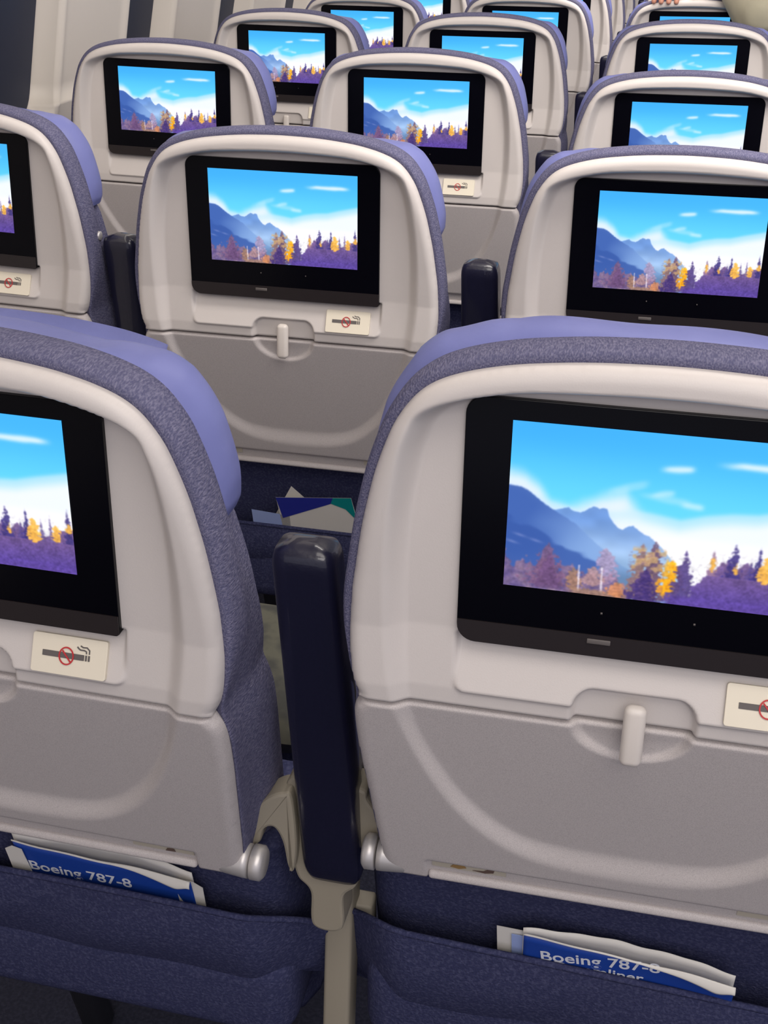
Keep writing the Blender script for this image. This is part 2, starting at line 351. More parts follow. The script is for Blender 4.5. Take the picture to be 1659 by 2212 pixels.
    C = np.clip(C * (1 + tex * 1.6), 0, 1); C = C * .93 + blur(C, 9) * .07
    return blur(C, 1)
def display_mesh(nx=430, ny=262, x0=-.0965, x1=.0965, z0=.9, z1=1.0159, y=-.0006):
    X, Z = np.meshgrid(np.linspace(x0, x1, nx), np.linspace(z1, z0, ny)); V = np.stack([X.ravel(), np.full(X.size, y), Z.ravel()], 1)
    i = np.arange(nx * ny).reshape(ny, nx); F = np.stack([i[1:, :-1].ravel(), i[1:, 1:].ravel(), i[:-1, 1:].ravel(), i[:-1, :-1].ravel()], 1)
    me = mesh_np('display', V, F, M['display'], False)
    C = picture(nx, ny).reshape(-1, 3); L = np.where(C <= .04045, C / 12.92, ((C + .055) / 1.055) ** 2.4)
    at = me.color_attributes.new('picture', 'FLOAT_COLOR', 'POINT'); at.data.foreach_set('color', np.hstack([L, np.ones((len(L), 1))]).astype(np.float32).ravel())
    return me

def prism_outline(P, y0, y1, m, name, bev=0.0):
    """flat closed outline in x,z extruded from y0 (front) to y1"""
    import bmesh
    bm = bmesh.new(); vs = [bm.verts.new((x, y0, z)) for x, z in P]; f = bm.faces.new(vs)
    r = bmesh.ops.extrude_face_region(bm, geom=[f]); 
    for v in [g_ for g_ in r['geom'] if isinstance(g_, bmesh.types.BMVert)]: v.co.y = y1
    bmesh.ops.recalc_face_normals(bm, faces=bm.faces)
    if bev: bmesh.ops.bevel(bm, geom=[e for e in bm.edges if all(abs(v.co.y - y0) < 1e-7 for v in e.verts)], offset=bev, segments=2, profile=.5, affect='EDGES')
    me = bpy.data.meshes.new(name); bm.to_mesh(me); bm.free(); me.materials.append(m); return me
def rrect(x0, x1, z0, z1, r, n=6):
    """rounded rectangle; r = radii (bl, br, tr, tl)"""
    out = []
    for (cx, cz, a0), rr in zip(((x0, z0, math.pi), (x1, z0, 1.5 * math.pi), (x1, z1, 0), (x0, z1, .5 * math.pi)), r):
        ccx = cx + (rr if cx == x0 else -rr); ccz = cz + (rr if cz == z0 else -rr)
        for k in range(n + 1): a = a0 + .5 * math.pi * k / n; out.append((ccx + rr * math.cos(a), ccz + rr * math.sin(a)))
    return out

# upholstery: loops swept along the outline ------------------------------------
half_path = [p for p in half if p[1] >= .60]
PATH = dense(half_path + [(-x, z) for x, z in half_path[:-1][::-1]], 170)
def nrm(P):
    T = np.gradient(P, axis=0); N = np.stack([T[:, 1], -T[:, 0]], 1); return N / np.linalg.norm(N, axis=1)[:, None]
PN = nrm(PATH)          # path runs right side up and over, so (tz,-tx) points outward
def shell_edge_y(z): return np.interp(z, [.592, .65, .70, .75, .80, .9, 1.0, 1.045, 1.07], [.066, .047, .032, .016, .001, -.001, -.007, -.0095, -.0095])
def side_off(z): return np.interp(z, [.60, .65, .70, .75, .79, .82, .86, .93], [.012, .011, .010, .009, .008, .004, -.003, -.010])
def sweep(name, P, N, loops, m, cap=True, taper=None):
    V = []; k = len(P)
    for off, dy, absy in loops:
        o = off(P) if callable(off) else np.full(k, off); yb = shell_edge_y(P[:, 1]); y = (yb + dy) if not absy else np.full(k, dy)
        Q = P + N * o[:, None]; Q[:, 0] = np.clip(Q[:, 0], -.2195, .2195)
        V.append(np.stack([Q[:, 0], y, Q[:, 1]], 1))
    V = np.vstack(V); F = []
    for a in range(len(loops) - 1):
        for i in range(k - 1): F.append((a * k + i, a * k + i + 1, (a + 1) * k + i + 1, (a + 1) * k + i))
    if cap:
        b = (len(loops) - 1) * k
        for i in range(k // 2): 
            q = (b + i, b + i + 1, b + k - 2 - i, b + k - 1 - i)
            if len(set(q)) == 4: F.append(q)
            elif len(set(q)) == 3: F.append(tuple(dict.fromkeys(q)))
    me = mesh_np(name, V, F, m); fix_normals(me); return me
zfac = lambda P: ss((P[:, 1] - .925) / .015)
def cover_late(base):
    return lambda P: (1 - zfac(P)) * (side_off(P[:, 1]) + base) + zfac(P) * (-.014 + base)
def EO(v): return lambda P: v * (.25 + .75 * ss((P[:, 1] - .80) / .08))
COVER = sweep('fabric_cover', PATH, PN, [(-.006, .006, 0), (.0005, .0015, 0), (EO(.004), .001, 0), (EO(.0065), .005, 0), (EO(.0078), .012, 0), (EO(.0078), .024, 0), (lambda P: .006 - .001 * (P[:, 1] < .85), .036, 0),
    (lambda P: (1 - zfac(P)) * (.6 * side_off(P[:, 1]) + .003) - .009 * zfac(P), .048, 0), (cover_late(.001), .066, 0), (cover_late(.0), .082, 0), (cover_late(-.008), .094, 0), (cover_late(-.03), .102, 0), (cover_late(-.06), .105, 0)], M['tweed'])
hp = [p for p in half if p[1] >= .93]; hp = [(.1905, .936)] + hp[1:]
HP = dense(hp + [(-x, z) for x, z in hp[:-1][::-1]], 150); HN = nrm(HP)
def bul(k, top, ex=0.0, plump=0.0):
    def f(P):
        corner = np.interp(P[:, 1], [.930, .945, .96, 1.0, 1.030, 1.041, 1.050, 1.0535], [-.002, .006, .010, .0135, .013, .010, .004, 0]) * k + ex
        q = ss((P[:, 1] - 1.038) / .018); wav = .0013 * np.sin(P[:, 0] * 42 + .7) * q * (k > .8)
        return corner * (1 - q) + (top + corner * q) * q + wav + plump * ss((P[:, 1] - 1.02) / .03) * (.8 + 1.0 * np.exp(-((P[:, 0] + .08) / .045) ** 2))
    return f
def leather(pl):
    return sweep('headrest', HP, HN, [(-.002, .030, 0), (.0045, .0345, 0), (bul(.75, .0035, 0, pl * .5), .041, 0), (bul(1.0, .0015, 0, pl), .052, 0), (bul(1.0, .000, 0, pl), .066, 0), (bul(.85, -.0008, -.004, pl), .080, 0), (bul(.55, -.002, -.012, pl), .094, 0), (bul(.3, -.0035, -.021, pl), .107, 0), (lambda P: np.where(P[:, 1] > 1.045, -.012, -.034), .118, 0), (-.06, .120, 0), (-.09, .121, 0)], M['leather'])
LEATHER = leather(0.0); PLUMP = leather(.0068)

UPPER = heightfield('back_shell', upper_outline, .0016, upper_y, M['shell'])
LOWER = heightfield('tray_table', lower_outline, .0018, lower_y, M['table'])
BEZEL = prism_outline(rrect(-.1265, .1245, .8535, 1.0295, (.013, .003, .012, .012), 7), -.0000, .016, M['bezel'], 'screen_bezel', .0006)
STRIP = prism_outline(rrect(-.1262, .1242, .8538, .870, (.0125, .0028, .0005, .0005), 7), -.0008, .003, M['strip'], 'bezel_strip')
SLOT = rbox('indicator_slot', (.0155, .0012, .0036), M['ink'], .0005, 2, (-.031, -.0012, .8655))
DOTS = [rbox('sensor_dot', (.0013, .0008, .0013), M['ink'], 0, 1, (x_, -.0003, .8868)) for x_ in (-.031, .0285)]
DISP = display_mesh()
LATCH = rbox('table_latch', (.0150, .011, .046), M['latch'], .0052, 5, (-.002, -.0075, .8000), (math.radians(-4), 0, math.radians(0)))
LEDGE = rbox('table_lip', (.298, .0125, .0082), M['table'], .003, 3, (0, .0603, .5955), (math.radians(-14), 0, 0))
# stickers at the ledge corners
def on_low(x, z, off=.0): return lowbase(z) - .008 + .0035 - off
def patch(name, pts, m, th=.0006, off=.0008):
    V = [(x, float(lowbase(z) - .008 + .0045 * (z < .6165)) - off, z) for x, z in pts]; n = len(V); V += [(x, y + th, z) for x, y, z in V]
    F = [tuple(range(n)), tuple(range(2 * n - 1, n - 1, -1))] + [(i, i + n, (i + 1) % n + n, (i + 1) % n) for i in range(n)]
    me = mesh_np(name, V, F, m, False); fix_normals(me); return me
STK_L = patch('worn_sticker', [(-.146, .606), (-.086, .606), (-.086, .6155), (-.146, .6155)], M['sticker'])
STK_R = patch('worn_sticker', [(.093, .606), (.147, .606), (.147, .6155), (.093, .6155)], M['sticker'])
MK1 = patch('worn_mark', [(-.131, .609), (-.127, .6145), (-.121, .6145), (-.118, .610), (-.124, .6075)], M['ochre'], .0004, .0015)
MK2 = patch('worn_mark', [(-.113, .6085), (-.104, .6095), (-.099, .614), (-.095, .6135), (-.096, .609), (-.103, .607)], M['brownmark'], .0004, .0015)
MK3 = patch('worn_mark', [(.122, .6065), (.124, .6105), (.130, .611), (.131, .607)], M['brownmark'], .0004, .0015)
MK4 = patch('worn_mark', [(.113, .6135), (.131, .6142), (.131, .615), (.113, .6144)], M['ink'], .0004, .0015)
# no-smoking placard on the shelf (tilted with it)
PL = Matrix.Translation((.084, -.0006, .8305)) @ Matrix.Rotation(math.radians(-23.5), 4, 'X')
def placed(me, Mx): me.transform(Mx); return me
PLATE = placed(prism_outline(rrect(-.029, .029, -.0145, .0145, (.002,) * 4, 4), -.0012, .002, M['cream'], 'no_smoking_placard', .0004), PL)
def flat_parts(polys, name, m, y=-.0016, th=.0004):
    V = []; F = []
    for P in polys:
        n = len(P); o = len(V); V += [(x, y, z) for x, z in P] + [(x, y + th, z) for x, z in P]
        F += [tuple(o + i for i in range(n)), tuple(o + i for i in range(2 * n - 1, n - 1, -1))] + [(o + i, o + i + n, o + (i + 1) % n + n, o + (i + 1) % n) for i in range(n)]
    me = mesh_np(name, V, F, m, False); return me
def stroke(pts, w):
    P = np.array(pts, float); T = np.gradient(P, axis=0); N = np.stack([-T[:, 1], T[:, 0]], 1); N /= np.linalg.norm(N, axis=1)[:, None] + 1e-12
    return [[tuple(P[i] + N[i] * w / 2), tuple(P[i + 1] + N[i + 1] * w / 2), tuple(P[i + 1] - N[i + 1] * w / 2), tuple(P[i] - N[i] * w / 2)] for i in range(len(P) - 1)]
CIG = [rrect(-.0205, .0118, -.0018, .0024, (.0002,) * 4, 1), rrect(.0126, .0140, -.0018, .0024, (.0002,) * 4, 1), rrect(.0148, .0162, -.0018, .0024, (.0002,) * 4, 1)]
SMK = stroke([(.0134, .0034), (.0132, .0052), (.0115, .0058), (.0085, .0058), (.0070, .0068), (.0060, .0078)], .0010) + stroke([(.0156, .0034), (.0156, .0062), (.0135, .0080), (.0105, .0078), (.0085, .0088)], .0010)
ICON = placed(flat_parts(CIG + SMK, 'cigarette_symbol', M['ink']), PL)
rg = [(.0054 * math.cos(a) - .0018, .0062 * math.sin(a)) for a in np.linspace(0, 2 * math.pi, 33)]
RING = placed(flat_parts(stroke(rg, .0010) + stroke([(-.0050, .0038), (.0016, -.0040)], .0011), 'prohibition_ring', M['red'], -.0021), PL)
# tray arm pivots
def pivot(sg):
    x = lambda v: sg * v
    return tube('tray_arm_pivot', [(x(.142), .066, .598), (x(.145), .066, .598), (x(.154), .066, .599), (x(.172), .066, .600), (x(.188), .066, .601), (x(.1925), .066, .601)], [.004, .0055, .0085, .0125, .0145, .0145], M['silver'], 28)
PIV = [pivot(1), pivot(-1)]
def knob(sg):
    x = lambda v: sg * v
    return tube('pivot_cap', [(x(.1945), .066, .601), (x(.195), .066, .601), (x(.203), .066, .601), (x(.2055), .066, .601)], [.0135, .0150, .0150, .012], M['silver'], 28)
KNB = [knob(1), knob(-1)]
RECL = tube('recline_button', [(.200, .030, .900), (.2065, .030, .900), (.2072, .030, .900)], [.0062, .0062, .005], M['silver'], 20)

# lower back and pocket --------------------------------------------------------
def low_back():
    xs = np.linspace(-.216, .216, 44); zs = np.linspace(.31, .589, 40); V = []; F = []
    X, Z = np.meshgrid(xs, zs); Y = .087 + (.60 - Z) * .26 + edge_round(.216 - np.abs(X), .04)
    n = len(xs); V = np.stack([X.ravel(), Y.ravel(), Z.ravel()], 1); i = np.arange(X.size).reshape(X.shape)
    F = [tuple(q) for q in np.stack([i[:-1, :-1].ravel(), i[:-1, 1:].ravel(), i[1:, 1:].ravel(), i[1:, :-1].ravel()], 1)]
    bd = list(i[0, :]) + list(i[1:, -1]) + list(i[-1, -2::-1]) + list(i[-2:0:-1, 0]); o = len(V)
    B = V[bd].copy(); B[:, 1] = .215; V = np.vstack([V, B]); m_ = len(bd)
    F += [(bd[k], o + k, o + (k + 1) % m_, bd[(k + 1) % m_]) for k in range(m_)] + [tuple(o + k for k in range(m_))]
    me = mesh_np('lower_back', V, F, M['navy']); fix_normals(me); return me
LOWBACK = low_back()
def pocket(zc, yc, zr, zl, bot, side_=.2425, pw=2.2):
    """literature pocket: lip height at centre/right/left, belly and bottom"""
    us = np.linspace(-1, 1, 70); vs = np.linspace(0, 1, 36); V = []
    for v in vs:
        for u in us:
            x = u * side_; e = ss(np.array((abs(u) - .70) / .30))
            lip = zc + (zr - zc) * max(u, 0) ** pw + (zl - zc) * max(-u, 0) ** pw - .030 * float(e) ** 1.8
            z = lip + (bot - lip) * v
            panel = .087 + (.60 - z) * .26
            belly = (yc + (z - zc) * -.22) - .010 * math.sin(math.pi * min(v * 1.1, 1))
            y = belly + (panel + .010 - belly) * (float(e) ** 1.3) + (panel - .002 - belly) * float(ss(np.array((v - .82) / .18)))*(1-float(e)**1.3)
            y += .0022 * math.sin(u * 9 + v * 5) * (1 - abs(u)) * math.sin(math.pi * v)
            V.append((x, y, z))
    nu = len(us); F = [(a * nu + i, a * nu + i + 1, (a + 1) * nu + i + 1, (a + 1) * nu + i) for a in range(len(vs) - 1) for i in range(nu - 1)]
    V = np.array(V); o = len(V); Vb = V + np.array([0, .004, -.0005]); V2 = np.vstack([V, Vb]); F2 = F + [tuple(j + o for j in f[::-1]) for f in F]
    F2 += [(i, i + o, i + 1 + o, i + 1) for i in range(nu - 1)]
    me = mesh_np('literature_pocket', V2, F2, M['navy']); fix_normals(me)
    hem = tube('pocket_hem', [tuple(V[i] + np.array([0, .0015, -.001])) for i in range(0, nu, 2)] + [tuple(V[nu - 1])], .0030, M['navy'], 8)
    return me, hem
PK_GEN = pocket(.472, .095, .468, .474, .365)
PK_C1 = pocket(.488, .088, .473, .503, .365, pw=1.0)
PK_B1 = pocket(.517, .084, .510, .523, .395)
def cushion():
    me = rbox('seat_cushion', (.43, .46, .11), M['leather'], .028, 5, (0, .33, .40), (math.radians(3), 0, 0)); me.materials[0] = M['navy']; return me
CUSH = cushion()
LEGS = [rbox('seat_leg', (.035, .03, .34), M['dark'], .006, 2, (sx, .30, .17), (math.radians(14), 0, 0)) for sx in (-.12, .12)]
BEAM = tube('cross_tube', [(-.2, .24, .33), (.2, .24, .33)], .022, M['khaki'], 14)

PARTS = [('back_shell', UPPER), ('tray_table', LOWER), ('fabric_cover', COVER), ('headrest', LEATHER), ('lower_back', LOWBACK), ('seat_cushion', CUSH), ('cross_tube', BEAM)]
def build_seat(root, detail, pk, col_, plump=False):
    for n, me in PARTS:
        if n == 'headrest' and plump: me = PLUMP
        o = obj(n, me, root)
        if n == 'headrest': o['label'] = 'periwinkle blue leather headrest'
        if n == 'fabric_cover': o['label'] = 'grey tweed cover'
        if n == 'tray_table' and detail:
            obj('table_latch', LATCH, o); obj('table_lip', LEDGE, o)
            if detail > 1:
                obj('worn_sticker', STK_L, o); obj('worn_sticker', STK_R, o)
                for mk in (MK1, MK2, MK3, MK4): obj('worn_mark', mk, o)
    for me in LEGS: obj('seat_leg', me, root)
    s = obj('screen_bezel', BEZEL, root, 'glossy black screen frame'); obj('display', DISP, s, 'lit display with mountains and autumn trees')
    if detail:
        obj('bezel_strip', STRIP, s); obj('indicator_slot', SLOT, s)
        for dd in DOTS: obj('sensor_dot', dd, s)
        pl = obj('no_smoking_placard', PLATE, root, 'cream no smoking placard'); obj('cigarette_symbol', ICON, pl); obj('prohibition_ring', RING, pl)
        for me in PIV: obj('tray_arm_pivot', me, root, 'silver tray arm pivot')
        for me in KNB: obj('pivot_cap', me, root)
        if col_ == 'A': obj('recline_button', RECL, root, 'round steel button')
    p = obj('literature_pocket', pk[0], root)
    if detail: obj('pocket_hem', pk[1], p)

PITCH = .787; S = .48958
FIT = {'A2': (-0.00020, 0.00209, 0.00613, -0.02623, 0.00162, -0.02386), 'A3': (0.00455, 0.00219, 0.00449, -0.01845, 0.00314, -0.01382), 'A4': (0.00366, 0.00135, 0.00024, -0.00659, 0.00206, -0.00426),
 'A5': (0.00032, -0.00104, -0.00941, 0.00677, 0.00223, -0.00038), 'B1': (-0.00470, -0.00970, -0.00747, 0.00842, 0.00375, -0.01449), 'B2': (-0.00038, -0.00141, -0.00723, -0.00250, 0.00507, 0.00152),
 'B3': (0.00332, 0.00170, 0.00538, -0.00911, 0.00192, 0.00204), 'B4': (0.00051, 0.00037, 0.00520, -0.00242, 0.00106, 0.00513), 'B5': (-0.00020, 0.00020, 0.00280, -0.00138, 0.00012, 0.00419),
 'C1': (-0.00007, 0.00530, 0.00927, -0.02648, 0.00525, 0.00506), 'C2': (0.00103, 0.00076, -0.00584, -0.00298, -0.00102, 0.01097), 'C3': (-0.00206, -0.00231, -0.01221, 0.01558, -0.00031, 0.00845),
 'C4': (-0.00264, 0.00034, 0.00532, -0.00224, -0.00018, 0.01233), 'C5': (-0.00315, 0.00018, 0.00333, -0.00130, -0.00012, 0.01586)}
def seat_matrix(c, r):
    dx, dy, dz, th, yw, rl = FIT.get(c + str(r), (0, 0, 0, 0, 0, 0))
    cr, sr = math.cos(rl), math.sin(rl); ct, st = math.cos(th), math.sin(th); cy, sy = math.cos(yw), math.sin(yw)
    Rl = Matrix(((cr, 0, -sr), (0, 1, 0), (sr, 0, cr))); Rx = Matrix(((1, 0, 0), (0, ct, -st), (0, st, ct))); Rz = Matrix(((cy, -sy, 0), (sy, cy, 0), (0, 0, 1)))
    T = Vector(((ord(c) - 67) * S + dx, (r - 1) * PITCH + dy, .45 + dz))
    return Matrix.Translation(T) @ (Rz @ Rx @ Rl).to_4x4() @ Matrix.Translation((0, 0, -.45))
ORD = {1: 'nearest row', 2: 'second row', 3: 'third row', 4: 'fourth row', 5: 'fifth row', 6: 'sixth row', 7: 'seventh row', 8: 'eighth row', 9: 'ninth row', 10: 'tenth row'}
LAB = {'B1': 'nearest airliner seat at the lower left, its screen cut off by the left edge',
 'C1': 'nearest airliner seat at the lower right with the biggest lit screen',
 'A2': 'second-row airliner seat cut off at the left edge, steel button on its side',
 'B2': 'airliner seat in the middle showing its whole lit screen, latch and tray table',
 'C2': 'airliner seat at the right edge directly behind the big nearest right seat',
 'A3': 'airliner seat by the cabin wall at upper left with its whole screen showing',
 'B3': 'third-row airliner seat just right beyond the middle seat, no smoking plate showing',
 'C3': 'third-row airliner seat at the right, lower half of its screen hidden by headrest',
 'A4': 'window-side airliner seat in the fourth row, small lit screen above the blue headrest',
 'B4': 'middle-column airliner seat in the fourth row with pale left part of its screen frame',
 'C4': 'right-column airliner seat in the fourth row, top half of screen showing',
 'C5': 'right-column airliner seat at the top edge touched by the khaki sleeve'}
seats = [('A', r) for r in range(2, 9)] + [('B', r) for r in range(1, 11)] + [('C', r) for r in range(1, 7)]
COLN = {'A': 'window-side column', 'B': 'middle column', 'C': 'aisle-side column'}
for c, r in seats:
    k = c + str(r)
    lab = LAB.get(k, 'grey and white airliner seat in the %s, %s counted from the camera' % (COLN[c], ORD[r]))
    root = empty('airliner_seat', seat_matrix(c, r), lab, 'seat', 'airliner seats in rows')
    build_seat(root, 2 if r <= 2 else (1 if r <= 5 else 0), {'C1': PK_C1, 'B1': PK_B1}.get(k, PK_GEN), c, k == 'C1')

# ------------------------------------------------------------------ raised armrests between the seats
def arm_pad():
    prof = []  # side section in (y,z) from bottom front, clockwise: front face towards the camera
    zt, zb = .902, .553; rows = 70; V = []; n = 32
    for i in range(rows + 1):
        s = i / rows
        if s < .08: e = math.sqrt(max(0, 1 - (1 - s / .08) ** 2)); 
        elif s > .945: e = math.sqrt(max(0, 1 - ((s - .945) / .055) ** 2))
        else: e = 1
        s_z = zb + (zt - zb) * s; yc = .098 - .040 * s; xc = .0065 - .0105 * s; w_ = (.0262 - .0022 * s) * (.62 + .38 * e) * (1 if 0 < i < rows else .55); dp = .019 * (.55 + .45 * e) * (1 if 0 < i < rows else .5)
        for k in range(n):
            a = 2 * math.pi * k / n; ca, sa = math.cos(a), math.sin(a); p = .42
            V.append((xc + w_ * math.copysign(abs(ca) ** p, ca), yc + dp * math.copysign(abs(sa) ** p, sa), s_z))
    F = [(i * n + k, i * n + (k + 1) % n, (i + 1) * n + (k + 1) % n, (i + 1) * n + k) for i in range(rows) for k in range(n)]
    F += [tuple(range(n))[::-1], tuple(rows * n + k for k in range(n))]
    me = mesh_np('arm_pad', V, F, M['arm']); fix_normals(me); return me
PAD = arm_pad()
def arm_frame():
    P = [(.108, .80), (.128, .80), (.150, .70), (.165, .62), (.168, .575), (.140, .548), (.118, .545), (.108, .60), (.100, .72)]
    import bmesh
    Q = dense(P, 70, closed=True)[:-1]
    me = prism_outline([(y, z) for y, z in Q], -.017, .025, M['armgrey'], 'arm_frame', .003)
    me.transform(Matrix(((0, 1, 0, 0), (1, 0, 0, 0), (0, 0, 1, 0), (0, 0, 0, 1)))); me.flip_normals()
    me.polygons.foreach_set('use_smooth', [False] * len(me.polygons)); return me
FRAME = arm_frame()
CR = [(-.034, .604), (-.030, .66), (.028, .660), (.036, .648), (.047, .628), (.050, .600), (.044, .592), (.038, .606), (.033, .600), (.031, .575), (.026, .553), (.015, .538), (.013, .50), (-.013, .50), (-.015, .538), (-.026, .553), (-.031, .575)]
HUMP = [(-.067, .592), (-.066, .612), (-.058, .631), (-.046, .645), (-.034, .652), (-.026, .648), (-.023, .600), (-.026, .570), (-.031, .575), (-.035, .600), (-.042, .614), (-.051, .610), (-.056, .594)]
HUMPM = prism_outline([tuple(q) for q in dense(HUMP, 150, closed=True)[:-1]], .074, .100, M['khaki'], 'pivot_bracket', .003)
CRADLE = prism_outline([tuple(q) for q in dense(CR, 160, closed=True)[:-1]], .086, .118, M['khaki'], 'arm_cradle', .003)
POST = rbox('arm_post', (.026, .032, .34), M['khaki'], .004, 3, (0, .130, .375), (math.radians(-6), 0, 0))
HCOV = rbox('hinge_cover', (.020, .03, .110), M['shell'], .008, 4, (.030, .118, .640), (math.radians(-16), math.radians(-12), 0), .6)
PBLOCK = rbox('post_block', (.020, .022, .05), M['sticker'], .003, 2, (.018, .150, .455), (0, 0, 0))
for c, r in [('A', q) for q in range(2, 8)] + [('B', q) for q in range(1, 10)]:
    x0 = (ord(c) - 67) * S + S / 2; sidew = 'window-side and middle columns' if c == 'A' else 'middle and aisle-side columns'
    lab = {('B', 1): 'large raised black armrest standing between the two nearest seats', ('B', 2): 'raised black armrest between the middle seat and the right-edge seat in the second row',
           ('A', 2): 'raised black armrest left of the middle seat, beside the seat cut off at left'}.get((c, r), 'raised black armrest between the %s, %s from the camera' % (sidew, ORD[r]))
    rt = empty('raised_armrest', Matrix.Translation((x0 + (.002 if c == 'B' else 0), (r - 1) * PITCH, 0)), lab, 'armrest', 'raised armrests between seats')
    obj('arm_pad', PAD, rt, 'black padded arm'); obj('arm_frame', FRAME, rt)
    if r <= 4:
        obj('arm_cradle', CRADLE, rt); obj('pivot_bracket', HUMPM, rt); obj('hinge_cover', HCOV, rt)
        obj('post_block', PBLOCK, rt)
    obj('arm_post', POST, rt)

# ------------------------------------------------------------------ cards in the pockets
def text_mesh(body, size, m, Mx, bold=0.0):
    cu = bpy.data.curves.new('t', 'FONT'); cu.body = body; cu.size = size; cu.extrude = .00012; cu.offset = bold; cu.resolution_u = 4
    t = bpy.data.objects.new('t', cu); COL.objects.link(t); dg = bpy.context.evaluated_depsgraph_get(); me = bpy.data.meshes.new_from_object(t.evaluated_get(dg))
    bpy.data.objects.remove(t); me.transform(Mx); me.materials.clear(); me.materials.append(m); return me
def sheet(name, fn, nu, nv, m, th=.0007):
    """thin bent sheet: fn(u,v) -> x,y,z, u across and v up"""
    V = [fn(i / nu, j / nv) for j in range(nv + 1) for i in range(nu + 1)]; w_ = nu + 1; o = len(V)
    V = V + [(x, y + th, z) for x, y, z in V]; F = [(j * w_ + i, j * w_ + i + 1, (j + 1) * w_ + i + 1, (j + 1) * w_ + i) for j in range(nv) for i in range(nu)]
    F = F + [tuple(k + o for k in f[::-1]) for f in F]
    bd = [i for i in range(w_)] + [j * w_ + nu for j in range(1, nv + 1)] + [nv * w_ + i for i in range(nu - 1, -1, -1)] + [j * w_ for j in range(nv - 1, 0, -1)]
    F += [(bd[k], bd[k] + o, bd[(k + 1) % len(bd)] + o, bd[(k + 1) % len(bd)]) for k in range(len(bd))]
    me = mesh_np(name, V, F, m); fix_normals(me); return me
def safety_card(c, r, x0, x1, zb, ztl, ztr, yb, lab, lines, curl_u, seed, hb=.004):
    rt = empty('safety_card', seat_matrix(c, r) @ Matrix.Translation(((x0 + x1) / 2, yb, zb)), lab, 'card', 'blue safety cards in the pockets'); cx, cy, cz = (x0 + x1) / 2, yb, zb
    wv = lambda u: .0012 * math.sin(u * 7 + seed) + .0008 * math.sin(u * 17 + seed)
    def top(u): return ztl + (ztr - ztl) * u + wv(u)
    def front(u, v):
        z = zb + (top(u) - zb) * v; bend = .022 * max(0, u - curl_u) ** 1.5 * v
        return (x0 + (x1 - x0) * u - cx, .26 * (zb - z) - bend - .0, z - cz)
    def back(u, v):
        z = zb + (top(u) + hb + .004 * math.sin(math.pi * u) + .0007 * math.sin(31 * u) - zb) * v
        return (x0 - .001 + (x1 - x0 + .001) * u - cx, .26 * (zb - z) + .004 + .008 * v * math.sin(math.pi * u) ** 1.0, z - cz)
    obj('card_front', sheet('card_front', front, 50, 8, M['blue']), rt, 'blue printed face')
    obj('back_page', sheet('back_page', back, 50, 8, M['white']), rt, 'white page behind')
    # worn white top edge, widening to the right and curling forward
    def edge(u, v):
        wdt = .0016 + .013 * max(0, (u - .55) / .45) ** 1.3 * (1 - ss(np.array((u - .90) / .10)) * .6); x, y, z = front(u, 1.0)
        a = v * 2.2; return (x, y - .0012 - .003 * math.sin(a) * max(0, u - .2), z + .0015 - float(wdt) * v)
    obj('worn_edge', sheet('worn_edge', edge, 60, 6, M['white']), rt, 'torn white edge')
    for (tx, body, size, uu, dz, tilt) in lines:
        me = text_mesh(body, size, M['print'], Matrix.Identity(4), .00025); sl = math.radians(tilt); xs0 = x0 + (x1 - x0) * uu
        for v_ in me.vertices:
            a_, b_, c_ = v_.co; x = xs0 + a_ * math.cos(sl) + b_ * math.sin(sl); z = zb + dz - a_ * math.sin(sl) + b_ * math.cos(sl); u_ = (x - x0) / (x1 - x0)
            v_.co = (x - cx, front(u_, (z - zb) / (top(u_) - zb))[1] - .0006 - c_ * .5, z - cz)
        obj(tx, me, rt, 'white printed words')
    return rt
def flat_paper(c, r, name, pts, y, m, lab, cat, tilt=.26, th=.0006, parts=()):
    cx = sum(p[0] for p in pts) / len(pts); cz = min(p[1] for p in pts); rt = None
    def mk(P, mm, off):
        V = [(x - cx, tilt * (cz - z) - off, z - cz) for x, z in P]; n = len(V); V += [(x, yy + th, z) for x, yy, z in V]
        F = [tuple(range(n)), tuple(range(2 * n - 1, n - 1, -1))] + [(i, i + n, (i + 1) % n + n, (i + 1) % n) for i in range(n)]
        me = mesh_np(name, V, F, mm, False); fix_normals(me); return me
    Mx = seat_matrix(c, r) @ Matrix.Translation((cx, y, cz))
    rt = obj(name, mk(pts, m, 0)); rt.matrix_world = Mx; rt['label'] = lab; rt['category'] = cat
    for pn, P, mm in parts: obj(pn, mk(P, mm, .0008), rt)
    return rt
safety_card('C', 1, -.070, .106, .440, .5215, .506, .1055, 'blue safety card with torn white edge in the nearest right seat pocket',
    [('printed_title', 'Boeing 787-8', .0190, .085, .0504, -6.6), ('printed_subtitle', 'Dreamliner', .0165, .15, .0405, -2.5)], .55, 1.0)
flat_paper('C', 1, 'paper_leaflet', [(-.092, .44), (-.05, .44), (-.05, .518), (-.094, .520)], .1125, M['white'], 'white paper leaflet poking out left of the blue card, nearest right pocket', 'leaflet')
flat_paper('C', 1, 'paper_leaflet', [(-.079, .44), (-.05, .44), (-.05, .513), (-.081, .514)], .1105, M['pale'], 'pale blue leaflet between the white leaflet and the blue card, nearest right pocket', 'leaflet')
safety_card('B', 1, -.042, .128, .470, .552, .541, .108, 'blue safety card under worn white pages in the nearest left seat pocket',
    [('printed_title', 'Boeing 787-8', .0190, .05, .0423, 0.0)], .8, 2.6, .008)
flat_paper('B', 1, 'paper_leaflet', [(-.051, .48), (-.030, .48), (-.034, .543), (-.043, .546), (-.051, .540)], .1035, M['white'], 'curled white leaflet corner at the left end of the card, nearest left pocket', 'leaflet')
flat_paper('B', 1, 'paper_leaflet', [(.112, .47), (.136, .47), (.138, .534), (.129, .541), (.112, .540)], .1075, M['white'], 'crumpled white leaflet corner at the right end of the card, nearest left pocket', 'leaflet')
